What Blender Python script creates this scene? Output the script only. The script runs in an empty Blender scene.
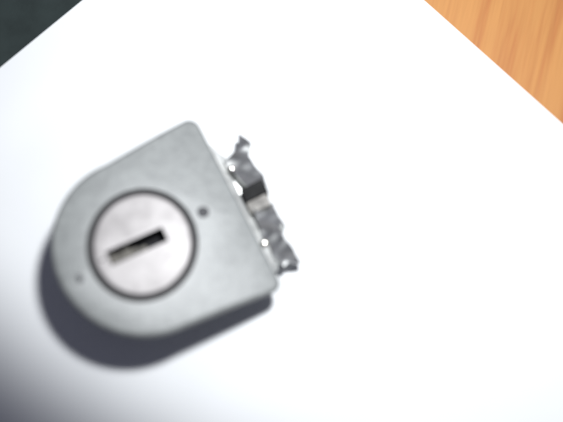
import bpy, bmesh, math, random
from mathutils import Vector
random.seed(7)
sc = bpy.context.scene
col = sc.collection
MM = 0.001                                   # everything below is written in millimetres

# ---------------------------------------------------------------- camera
TILT, DIST = math.radians(13.0), 97.0
cam_d = bpy.data.cameras.new('camera'); cam = bpy.data.objects.new('camera', cam_d); col.objects.link(cam)
cam.location = Vector((0, -DIST*math.sin(TILT), DIST*math.cos(TILT)))*MM
cam.rotation_euler = (TILT, 0, 0)
cam_d.sensor_width = 36.0
cam_d.lens = 36.0*680/563
cam_d.clip_start, cam_d.clip_end = 0.005, 50
cam_d.dof.use_dof = True
cam_d.dof.focus_distance = 110.0*MM
cam_d.dof.aperture_fstop = 8.2
sc.camera = cam

# ---------------------------------------------------------------- dim room light
w = bpy.data.worlds.new('World'); sc.world = w; w.use_nodes = True
bg = w.node_tree.nodes['Background']
bg.inputs['Color'].default_value = (0.60, 0.62, 0.84, 1)
bg.inputs['Strength'].default_value = 0.14

# ---------------------------------------------------------------- the camera's flash
fl_d = bpy.data.lights.new('camera_flash', 'SPOT'); fl = bpy.data.objects.new('camera_flash', fl_d); col.objects.link(fl)
fl.location = Vector((15, 20, 95))*MM
aim = Vector((24, 49, 0))*MM - fl.location
fl.rotation_euler = aim.to_track_quat('-Z', 'Y').to_euler()
fl_d.energy = 0.62
fl_d.color = (0.965, 0.99, 1.02)
fl_d.shadow_soft_size = 7.0*MM
fl_d.spot_size = math.radians(104.4); fl_d.spot_blend = 0.18

sc.view_settings.view_transform = 'Standard'; sc.view_settings.look = 'None'
sc.view_settings.exposure = 0.0; sc.view_settings.gamma = 1.0

# ---------------------------------------------------------------- helpers
def mat(name, rgb, rough=0.5, metal=0.0, var=0.0, var_scale=1.0, bump=0.0, bump_scale=5.0, rgb2=None, stretch=(1,1,1), spec=0.5):
    m = bpy.data.materials.new(name); m.use_nodes = True
    nt = m.node_tree; N = nt.nodes; L = nt.links
    p = N['Principled BSDF']
    p.inputs['Roughness'].default_value = rough; p.inputs['Metallic'].default_value = metal
    p.inputs['Specular IOR Level'].default_value = spec
    tc = N.new('ShaderNodeTexCoord'); mp = N.new('ShaderNodeMapping')
    mp.inputs['Scale'].default_value = tuple(1000*s for s in stretch)
    L.new(tc.outputs['Object'], mp.inputs['Vector'])
    n1 = N.new('ShaderNodeTexNoise'); n1.inputs['Scale'].default_value = var_scale; n1.inputs['Detail'].default_value = 5
    L.new(mp.outputs[0], n1.inputs['Vector'])
    mx = N.new('ShaderNodeMix'); mx.data_type = 'RGBA'
    r2 = rgb2 or tuple(c*(1-var) for c in rgb)
    mx.inputs['A'].default_value = (*rgb, 1); mx.inputs['B'].default_value = (*r2, 1)
    mr = N.new('ShaderNodeMapRange'); mr.inputs['From Min'].default_value = 0.38; mr.inputs['From Max'].default_value = 0.68
    L.new(n1.outputs['Fac'], mr.inputs['Value']); L.new(mr.outputs[0], mx.inputs['Factor'])
    L.new(mx.outputs['Result'], p.inputs['Base Color'])
    if bump:
        n2 = N.new('ShaderNodeTexNoise'); n2.inputs['Scale'].default_value = bump_scale; n2.inputs['Detail'].default_value = 4
        L.new(mp.outputs[0], n2.inputs['Vector'])
        b = N.new('ShaderNodeBump'); b.inputs['Strength'].default_value = 1.0; b.inputs['Distance'].default_value = bump*MM
        L.new(n2.outputs['Fac'], b.inputs['Height']); L.new(b.outputs[0], p.inputs['Normal'])
    return m

def wood_mat():
    m = bpy.data.materials.new('wood'); m.use_nodes = True
    nt = m.node_tree; N = nt.nodes; L = nt.links; p = N['Principled BSDF']
    p.inputs['Roughness'].default_value = 0.45
    tc = N.new('ShaderNodeTexCoord')
    rot = N.new('ShaderNodeMapping'); rot.inputs['Rotation'].default_value = (0, 0, math.radians(16)); rot.inputs['Scale'].default_value = (1000, 1000, 1000)
    L.new(tc.outputs['Object'], rot.inputs['Vector'])
    st = N.new('ShaderNodeMapping'); st.inputs['Scale'].default_value = (0.36, 0.022, 0.3); L.new(rot.outputs[0], st.inputs['Vector'])
    n1 = N.new('ShaderNodeTexNoise'); n1.inputs['Scale'].default_value = 1.0; n1.inputs['Detail'].default_value = 3; n1.inputs['Roughness'].default_value = 0.6
    L.new(st.outputs[0], n1.inputs['Vector'])
    r1 = N.new('ShaderNodeValToRGB'); e = r1.color_ramp.elements
    e[0].position = 0.36; e[0].color = (0.42, 0.165, 0.054, 1); e[1].position = 0.56; e[1].color = (0.50, 0.234, 0.076, 1)
    k = e.new(0.45); k.color = (0.47, 0.21, 0.068, 1)
    L.new(n1.outputs['Fac'], r1.inputs['Fac'])
    st2 = N.new('ShaderNodeMapping'); st2.inputs['Scale'].default_value = (2.6, 0.14, 1); L.new(rot.outputs[0], st2.inputs['Vector'])
    n2 = N.new('ShaderNodeTexNoise'); n2.inputs['Scale'].default_value = 1.0; n2.inputs['Detail'].default_value = 4
    L.new(st2.outputs[0], n2.inputs['Vector'])
    mr = N.new('ShaderNodeMapRange'); mr.inputs['From Min'].default_value = 0.3; mr.inputs['From Max'].default_value = 0.7
    mr.inputs['To Min'].default_value = 0.96; mr.inputs['To Max'].default_value = 1.04
    L.new(n2.outputs['Fac'], mr.inputs['Value'])
    mu = N.new('ShaderNodeMix'); mu.data_type = 'RGBA'; mu.blend_type = 'MULTIPLY'; mu.inputs['Factor'].default_value = 1
    L.new(r1.outputs['Color'], mu.inputs['A']); L.new(mr.outputs[0], mu.inputs['B'])
    L.new(mu.outputs['Result'], p.inputs['Base Color'])
    b = N.new('ShaderNodeBump'); b.inputs['Distance'].default_value = 0.05*MM; b.inputs['Strength'].default_value = 0.5
    L.new(n2.outputs['Fac'], b.inputs['Height']); L.new(b.outputs[0], p.inputs['Normal'])
    return m

M_WOOD = wood_mat()
M_PAPER = mat('white_paper', (0.80, 0.81, 0.81), 0.9, var=0.03, var_scale=0.05, bump=0.012, bump_scale=3, spec=0.2)
M_MAT = mat('dark_mat', (0.028, 0.038, 0.037), 0.8, var=0.25, var_scale=0.3, bump=0.03, bump_scale=2.5, spec=0.2)
M_BODY = mat('grey_plastic', (0.205, 0.216, 0.210), 0.50, rgb2=(0.165, 0.174, 0.170), var_scale=0.8, bump=0.03, bump_scale=2.2, spec=0.95)
M_PLUG = mat('dull_zinc', (0.36, 0.342, 0.337), 0.5, 0.2, rgb2=(0.275, 0.26, 0.256), var_scale=0.45, bump=0.012, bump_scale=2.5)
M_RING = mat('gap_shade_and_pit', (0.022, 0.021, 0.022), 0.7, 0.1, var=0.4, var_scale=0.8)  # painted shade for the plug's gap, and the stain pit's own colour
M_DARK = mat('keyway_shade', (0.02, 0.02, 0.022), 0.8, var=0.3, var_scale=1, spec=0.1)
M_BRASS = mat('worn_wafer', (0.13, 0.12, 0.10), 0.55, 0.2, rgb2=(0.045, 0.041, 0.033), var_scale=0.9)
M_CAST = mat('flashlit_zinc', (0.74, 0.75, 0.73), 0.45, 0.3, var=0.4, var_scale=0.6, bump=0.03, bump_scale=1.5)  # pale because the flash on the end face is put into the colour
M_CHROME = mat('chrome', (0.78, 0.79, 0.77), 0.35, 1.0, rgb2=(0.52, 0.53, 0.51), var_scale=0.5, bump=0.03, bump_scale=0.8)
M_GLINT = mat('glint_metal', (0.9, 0.88, 0.82), 0.12, 1.0, var=0.05)  # mirror-bright, for the added glints only
M_NOTCH = mat('notch_shade', (0.03, 0.03, 0.03), 0.9, var=0.4, var_scale=1, spec=0.1)  # near-black, paints the dark of the notch between the jaws
M_STUB = mat('grey_stub', (0.36, 0.345, 0.32), 0.6, var=0.5, var_scale=0.7, spec=0.2)
M_PIN = mat('dark_pin', (0.075, 0.075, 0.08), 0.8, 0.0, var=0.3, var_scale=1.5)

def wedge(z, u):
    """the lock is a low wedge: thicker at its rounded end, thinner at the clasp"""
    u = min(max(u, -12.2), 13.5)
    return z*0.85*(1-0.0205*u-0.0012*max(u-5, 0)**2)

def link(name, bm, m, parent=None, smooth=None, raw=False):
    if parent is not None and not raw:
        for v in bm.verts: v.co.z = wedge(v.co.z, v.co.x)
    for v in bm.verts: v.co *= MM
    bmesh.ops.recalc_face_normals(bm, faces=bm.faces[:])
    me = bpy.data.meshes.new(name); bm.to_mesh(me); bm.free()
    me.materials.append(m)
    o = bpy.data.objects.new(name, me); col.objects.link(o)
    if smooth is not None:
        for p in me.polygons: p.use_smooth = True
        me.set_sharp_from_angle(angle=math.radians(smooth))
    if parent: o.parent = parent
    return o

def tag(o, label, cat): o['label'] = label; o['category'] = cat

def loft(rings, bm=None, cap0=True, cap1=True):
    bm = bm or bmesh.new()
    vs = [[bm.verts.new(p) for p in r] for r in rings]
    n = len(vs[0])
    for a, b in zip(vs, vs[1:]):
        for i in range(n):
            bm.faces.new((a[i], a[(i+1) % n], b[(i+1) % n], b[i]))
    if cap0: bm.faces.new(vs[0][::-1])
    if cap1: bm.faces.new(vs[-1])
    bmesh.ops.recalc_face_normals(bm, faces=bm.faces[:])
    return bm

def ell(cx, cy, rx, ry, z, rot=0.0, n=96):
    c, s = math.cos(rot), math.sin(rot); out = []
    for i in range(n):
        a = 2*math.pi*i/n; x, y = rx*math.cos(a), ry*math.sin(a)
        out.append((cx+c*x-s*y, cy+s*x+c*y, z))
    return out

def boolean(bm, cutters):
    """cut closed bmeshes out of bm (all in mm), return the cut bmesh"""
    me = bpy.data.meshes.new('tmp'); bm.to_mesh(me); bm.free()
    o = bpy.data.objects.new('tmp', me); col.objects.link(o); cs = []
    for c in cutters:
        cm = bpy.data.meshes.new('tmpc'); c.to_mesh(cm); c.free()
        co = bpy.data.objects.new('tmpc', cm); col.objects.link(co); cs.append(co)
        md = o.modifiers.new('b', 'BOOLEAN'); md.operation = 'DIFFERENCE'; md.solver = 'EXACT'; md.object = co
    dg = bpy.context.evaluated_depsgraph_get(); dg.update()
    r = bmesh.new(); r.from_mesh(o.evaluated_get(dg).data)
    for x in [o]+cs:
        d = x.data; bpy.data.objects.remove(x); bpy.data.meshes.remove(d)
    return r

def box(x0, x1, y0, y1, z0, z1, bev=0.0, bm=None):
    b = bm or bmesh.new()
    r = bmesh.ops.create_cube(b, size=1.0)
    for v in r['verts']:
        v.co = ((x0+x1)/2+v.co.x*(x1-x0), (y0+y1)/2+v.co.y*(y1-y0), (z0+z1)/2+v.co.z*(z1-z0))
    if bev:
        bmesh.ops.bevel(b, geom=list({e for v in r['verts'] for e in v.link_edges}), offset=bev, segments=2, affect='EDGES', profile=0.6)
    return b

# ---------------------------------------------------------------- setting: the wooden table
table = link('table_top', box(-420, 380, -480, 330, -25.0, -0.12, 1.5), M_WOOD)
table['kind'] = 'structure'

# paper corner and edges, as laid on the table
PC = Vector((-3.21, 59.28))
EL = (Vector((-42.17, 21.68))-PC).normalized()         # left edge, running away from the corner
ER = Vector((-EL.y, EL.x))                             # right edge, at a right angle
if ER.x < 0: ER = -ER

# dark mat tucked under the paper's left edge
MATH = 0.45
bm = bmesh.new()
q = [PC+EL*-120+ER*5, PC+EL*330+ER*5, PC+EL*330-ER*230, PC+EL*-120-ER*230]
vs = [bm.verts.new((p.x, p.y, -0.115)) for p in q]
f = bm.faces.new(vs)
r = bmesh.ops.extrude_face_region(bm, geom=[f])
for v in r['geom']:
    if isinstance(v, bmesh.types.BMVert): v.co.z = -0.115+MATH
bmesh.ops.bevel(bm, geom=bm.edges[:], offset=0.12, segments=2, affect='EDGES')
mt = link('desk_mat', bm, M_MAT)
tag(mt, 'dark grey-green flat mat under the left edge of the white paper', 'mat')

# sheet of paper, resting on the mat along one edge and on the table elsewhere
bm = bmesh.new()
LA, LB, NA, NB = 297.0, 210.0, 99, 90
def pz(a, b):
    t = min(max((b-5.0)/9.0, 0), 1); s = 1-t*t*(3-2*t)
    return s*(MATH+0.02)
grid = []
for i in range(NA+1):
    row = []
    for j in range(NB+1):
        a = LA*i/NA; b = LB*(j/NB)**1.6
        p = PC+EL*a+ER*b
        row.append(bm.verts.new((p.x, p.y, pz(a, b)-0.004)))
    grid.append(row)
for i in range(NA):
    for j in range(NB):
        bm.faces.new((grid[i][j], grid[i+1][j], grid[i+1][j+1], grid[i][j+1]))
r = bmesh.ops.extrude_face_region(bm, geom=bm.faces[:])
for v in r['geom']:
    if isinstance(v, bmesh.types.BMVert): v.co.z -= 0.1
paper = link('paper_sheet', bm, M_PAPER, smooth=40)
tag(paper, 'large plain white sheet of paper with its corner pointing away, under the grey lock', 'paper')

# ---------------------------------------------------------------- the lock
P = Vector((-17.70, -6.38)); AX = math.radians(27.5); H = 10.5
lock = bpy.data.objects.new('key_lock', None); col.objects.link(lock)
lock.location = (P.x*MM, P.y*MM, 0.0002*MM); lock.rotation_euler = (0, 0, AX)
lock.empty_display_size = 0.01
tag(lock, 'grey rounded key lock with silver keyhole face and jagged chrome end on white paper', 'lock')

def outline(inset, z, n=56, R=12.0, ue=13.5, hw=12.95, hwt=13.75, rc=1.4):
    """D shape: half round on the left, straight sides flaring a touch to the right, rounded corners"""
    pts = []
    R2 = R-inset; hw2 = hw-inset; ht2 = hwt-inset; ue2 = ue-inset*0.55; rc2 = max(rc-inset*0.5, 0.3)
    for i in range(n+1):
        a = math.pi*0.5+math.pi*i/n
        pts.append((R2*0.93*math.cos(a), R2*math.sin(a), z))
    m = 12
    for i in range(1, m): t = i/m; pts.append((t*(ue2-rc2), -(R2+(hw2-R2)*t), z))
    for i in range(9):
        a = -math.pi/2+math.pi/2*i/8
        pts.append((ue2-rc2+rc2*math.cos(a), -(hw2-rc2)+rc2*math.sin(a), z))
    for i in range(1, 20): t = i/20; pts.append((ue2, -(hw2-rc2)+(hw2+ht2-2*rc2)*t, z))
    for i in range(9):
        a = math.pi/2*i/8
        pts.append((ue2-rc2+rc2*math.cos(a), (ht2-rc2)+rc2*math.sin(a), z))
    for i in range(1, m): t = 1-i/m; pts.append((t*(ue2-rc2), R2+(ht2-R2)*t, z))
    return pts

rings = [outline(3.9, 0.0), outline(3.3, 0.35), outline(2.8, 1.2), outline(1.7, 4.0), outline(0.5, 7.4), outline(0.0, H-0.75)]
for k in range(1, 6):
    a = math.pi/2*k/5
    rings.append(outline(0.75*(1-math.cos(a))*0.95, H-0.75+0.75*math.sin(a)))
ROT = -AX+math.radians(2)                              # the plug is a touch taller than wide
PRX, PRY = 6.95, 7.5
body_bm = loft(rings)
cut = [loft([ell(0, 0, PRX, PRY, 7.0, ROT), ell(0, 0, PRX, PRY, H+1, ROT)]),
       loft([ell(8.65, 0.65, 0.76, 0.76, H-0.6, n=24), ell(8.65, 0.65, 0.80, 0.80, H+1, n=24)]),
       loft([ell(-8.9, -0.75, 0.55, 0.55, H-0.22, n=24), ell(-8.9, -0.75, 0.75, 0.75, H+0.3, n=24)])]
body_bm = boolean(body_bm, cut)
body = link('body', body_bm, M_BODY, lock, smooth=35)

# dimples: dark pin on the keyway's right, paler chipped pin on its left
pin = link('index_pin', loft([ell(8.65, 0.65, 0.74, 0.74, H-0.7, n=24), ell(8.65, 0.65, 0.74, 0.74, H-0.28, n=24), ell(8.65, 0.65, 0.5, 0.5, H-0.20, n=24)]), M_PIN, body, smooth=40)
pin['label'] = 'dark sunken dot beside the keyhole face'
pin2 = link('index_pin', loft([ell(-8.67, -0.75, 0.36, 0.44, H-0.3, n=24), ell(-8.67, -0.75, 0.34, 0.42, H-0.1, n=24), ell(-8.67, -0.75, 0.2, 0.3, H-0.06, n=24)]), M_PIN, body, smooth=40)
pin2['label'] = 'small chipped grey dimple near the rounded end'

# near-black ring: shade of the gap round the plug put into its colour
def ring_bm(ro, ri, zb, zt):
    bm = bmesh.new()
    A = [ell(0, 0, PRX-ro, PRY-ro, zb, ROT), ell(0, 0, PRX-ro, PRY-ro, zt, ROT), ell(0, 0, PRX-ri, PRY-ri, zt, ROT), ell(0, 0, PRX-ri, PRY-ri, zb, ROT)]
    A.append(A[0])
    vs = [[bm.verts.new(p) for p in r] for r in A[:4]]; vs.append(vs[0]); n = 96
    for a, b in zip(vs, vs[1:]):
        for i in range(n): bm.faces.new((a[i], a[(i+1) % n], b[(i+1) % n], b[i]))
    return bm
link('gap_shade', ring_bm(0.03, 0.84, 7.02, H-0.35), M_RING, lock, smooth=40)

# plug with the keyway cut through its face
g = 0.86
prs = [ell(0, 0, PRX-g, PRY-g, 7.02, ROT), ell(0, 0, PRX-g, PRY-g, H+0.02, ROT)]
for k in range(1, 6):
    a = math.pi/2*k/5; i = 0.38*(1-math.cos(a))
    prs.append(ell(0, 0, PRX-g-i, PRY-g-i, H+0.02+0.26*math.sin(a), ROT))
SC, SL, SW = Vector((-0.75, 0.0)), 3.8, 1.0
sl = [(SC.x-SL, SC.y-SW), (SC.x+SL, SC.y-SW), (SC.x+SL, SC.y+SW), (SC.x-SL, SC.y+SW)]
slot = bmesh.new(); slot = loft([[(x, y, 7.3) for x, y in sl], [(x, y, H+1) for x, y in sl]])
plug_bm = boolean(loft(prs), [slot])
plug = link('plug', plug_bm, M_PLUG, lock, smooth=35)
plug['label'] = 'round silver keyhole face'
# near-black lining added to paint the keyway's deep shade, and wafers standing in it
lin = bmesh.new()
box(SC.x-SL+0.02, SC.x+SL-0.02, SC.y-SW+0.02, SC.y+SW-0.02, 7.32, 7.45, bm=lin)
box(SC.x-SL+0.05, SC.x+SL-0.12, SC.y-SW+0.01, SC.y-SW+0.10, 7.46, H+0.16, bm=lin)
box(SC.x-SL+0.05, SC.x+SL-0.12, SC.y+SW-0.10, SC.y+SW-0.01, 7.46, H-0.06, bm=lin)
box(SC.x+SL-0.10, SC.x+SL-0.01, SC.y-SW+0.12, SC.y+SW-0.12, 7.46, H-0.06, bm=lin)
link('keyway', lin, M_DARK, plug)
for k, (u, wd, z, d) in enumerate([(-3.7, 0.8, 9.9, 1.35), (-2.8, 0.85, 10.2, 1.15), (-1.85, 0.9, 10.4, 1.2), (-0.85, 0.8, 10.2, 0.9), (0.05, 0.9, 10.0, 0.7)]):
    link('wafer', box(SC.x+u, SC.x+u+wd, SC.y-SW+0.11, SC.y-SW+0.11+d, 7.46, z, 0.08), M_BRASS, plug)
# small stain pit at the face's left edge
pit = link('pit', loft([ell(-5.25, 0.2, 0.28, 0.22, H+0.2, n=20), ell(-5.25, 0.2, 0.26, 0.2, H+0.295, n=20), ell(-5.25, 0.2, 0.12, 0.1, H+0.315, n=20)]), M_RING, plug, smooth=40)

# ---------------------------------------------------------------- the jagged metal end
# cast end block, painted pale for the flash on its slope: lower than the body, sloping away to the clasp
bm = bmesh.new()
def endring(z, u1, va, vb):
    return [(12.3, vb, z), (u1, vb+1.2, z), (u1+0.3, vb+3.5, z), (u1-0.1, (va+vb)/2, z), (u1+0.25, va-3.0, z), (u1-0.2, va-0.9, z), (12.3, va, z)]
eb = loft([endring(0.1, 13.9, 10.4, -10.6), endring(1.0, 14.2, 10.6, -10.9), endring(6.2, 14.3, 10.6, -10.9), endring(7.6, 13.9, 10.5, -10.7), endring(9.3, 13.1, 10.3, -10.4)])
bmesh.ops.bevel(eb, geom=[e for e in eb.edges], offset=0.25, segments=2, affect='EDGES')
end = link('end_block', eb, M_CAST, lock, smooth=50)
end['label'] = 'cast end painted pale as if flash-lit, between the grey body and the chrome clasp'

def plate(name, pts, m, th=1.1, parent=lock, sub=2, amp=0.25, seed=0):
    """bent, torn sheet: outline points (u, v, z) fanned, thickened, roughened"""
    bm = bmesh.new()
    vs = [bm.verts.new((u+0.2, v, (z-4.5)*0.8+2.1)) for u, v, z in pts]
    f = bm.faces.new(vs)
    bmesh.ops.triangulate(bm, faces=[f])
    bmesh.ops.subdivide_edges(bm, edges=bm.edges[:], cuts=sub, use_grid_fill=True)
    for v in bm.verts:
        x, y = v.co.x*1.5+seed, v.co.y*1.5
        n = Vector((math.sin(1.7*y+0.6*x+seed), math.sin(1.3*x-1.9*y), math.sin(1.1*y+0.8*x+2*seed)*0.6+0.4*math.sin(2.3*y-1.2*x)))*0.45
        v.co += Vector((n.x*amp*0.6, n.y*amp*0.6, n.z*amp*1.6))
    r = bmesh.ops.extrude_face_region(bm, geom=bm.faces[:])
    for v in r['geom']:
        if isinstance(v, bmesh.types.BMVert): v.co.z -= th
    return link(name, bm, m, parent, smooth=30, raw=True)

upper = [(14.2, 6.7, 7.3), (15.3, 7.0, 6.7), (16.6, 7.7, 5.8), (18.0, 9.6, 6.0), (18.9, 8.0, 4.4), (17.65, 6.2, 5.1), (18.0, 4.0, 4.7), (18.3, 2.8, 4.5),
         (18.1, 1.3, 4.6), (15.5, 1.2, 6.6), (15.0, 3.3, 6.9), (14.4, 5.0, 7.3)]
lower = [(14.6, -1.3, 7.0), (17.7, -1.4, 4.6), (17.45, -3.1, 4.7), (17.8, -4.8, 4.5), (16.75, -5.8, 5.2), (16.85, -7.1, 5.1), (17.2, -8.6, 4.6), (17.05, -10.7, 4.8),
         (15.6, -9.95, 5.9), (14.9, -10.2, 6.3), (14.1, -8.6, 6.9), (14.4, -6.8, 6.9), (14.0, -5.2, 7.3), (14.5, -3.3, 7.1)]
j1 = plate('clasp_jaw', upper, M_CHROME, seed=1.3, amp=0.22, sub=4)
j1['label'] = 'upper torn chrome jaw with a pointed tip'
j2 = plate('clasp_jaw', lower, M_CHROME, seed=3.7, amp=0.23, sub=4)
j2['label'] = 'lower torn chrome jaw with a pointed tip'
# near-black block painting the dark notch between the jaws and the pale stub below it
link('notch_block', box(14.5, 17.9, -0.1, 1.9, 2.2, 8.4, 0.25), M_NOTCH, lock, smooth=50)
link('stub', box(14.4, 17.5, -1.8, -0.1, 2.0, 7.4, 0.3), M_STUB, lock, smooth=50)
# wall under the jaws that carries them down to the paper
fw = bmesh.new()
prof = [(9.0, 14.4), (6.5, 15.6), (3.5, 16.4), (1.0, 16.6), (-2.0, 16.3), (-5.0, 16.0), (-8.0, 15.5), (-10.0, 14.2)]
fw = loft([[(13.0, v, z) for v, u in prof[::-1]]+[(u+du, v, z) for v, u in prof] for z, du in ((0.02, -0.6), (0.6, -0.2), (3.0, 0.0), (4.2, -0.7))])
link('clasp_base', fw, M_CHROME, lock, smooth=40)
# little curled burr on the lower jaw's outer edge
cb = bmesh.new()
path = [Vector((17.0+0.75*math.sin(t), -4.6-0.55*(1-math.cos(t)), 2.2+0.25*t)) for t in [i*0.35 for i in range(9)]]
rr = []
for i, p in enumerate(path):
    r0 = 0.22*(1-i/11)
    rr.append([(p.x+r0*math.cos(a), p.y, p.z+r0*math.sin(a)) for a in [k*math.pi/4 for k in range(8)]])
cb = loft(rr)
link('burr', cb, M_CHROME, j2, smooth=60, raw=True)
# two bright domed beads, added to paint the glints on the clasp
for u, v, z in ((14.75, 4.9, 9.2), (14.0, -6.4, 9.4)):
    link('glint_bead', loft([ell(u, v, 0.5*math.cos(a), 0.5*math.cos(a), z+0.55*math.sin(a), n=24) for a in [k*math.pi/2/7 for k in range(7)]]), M_GLINT, lock, smooth=60)
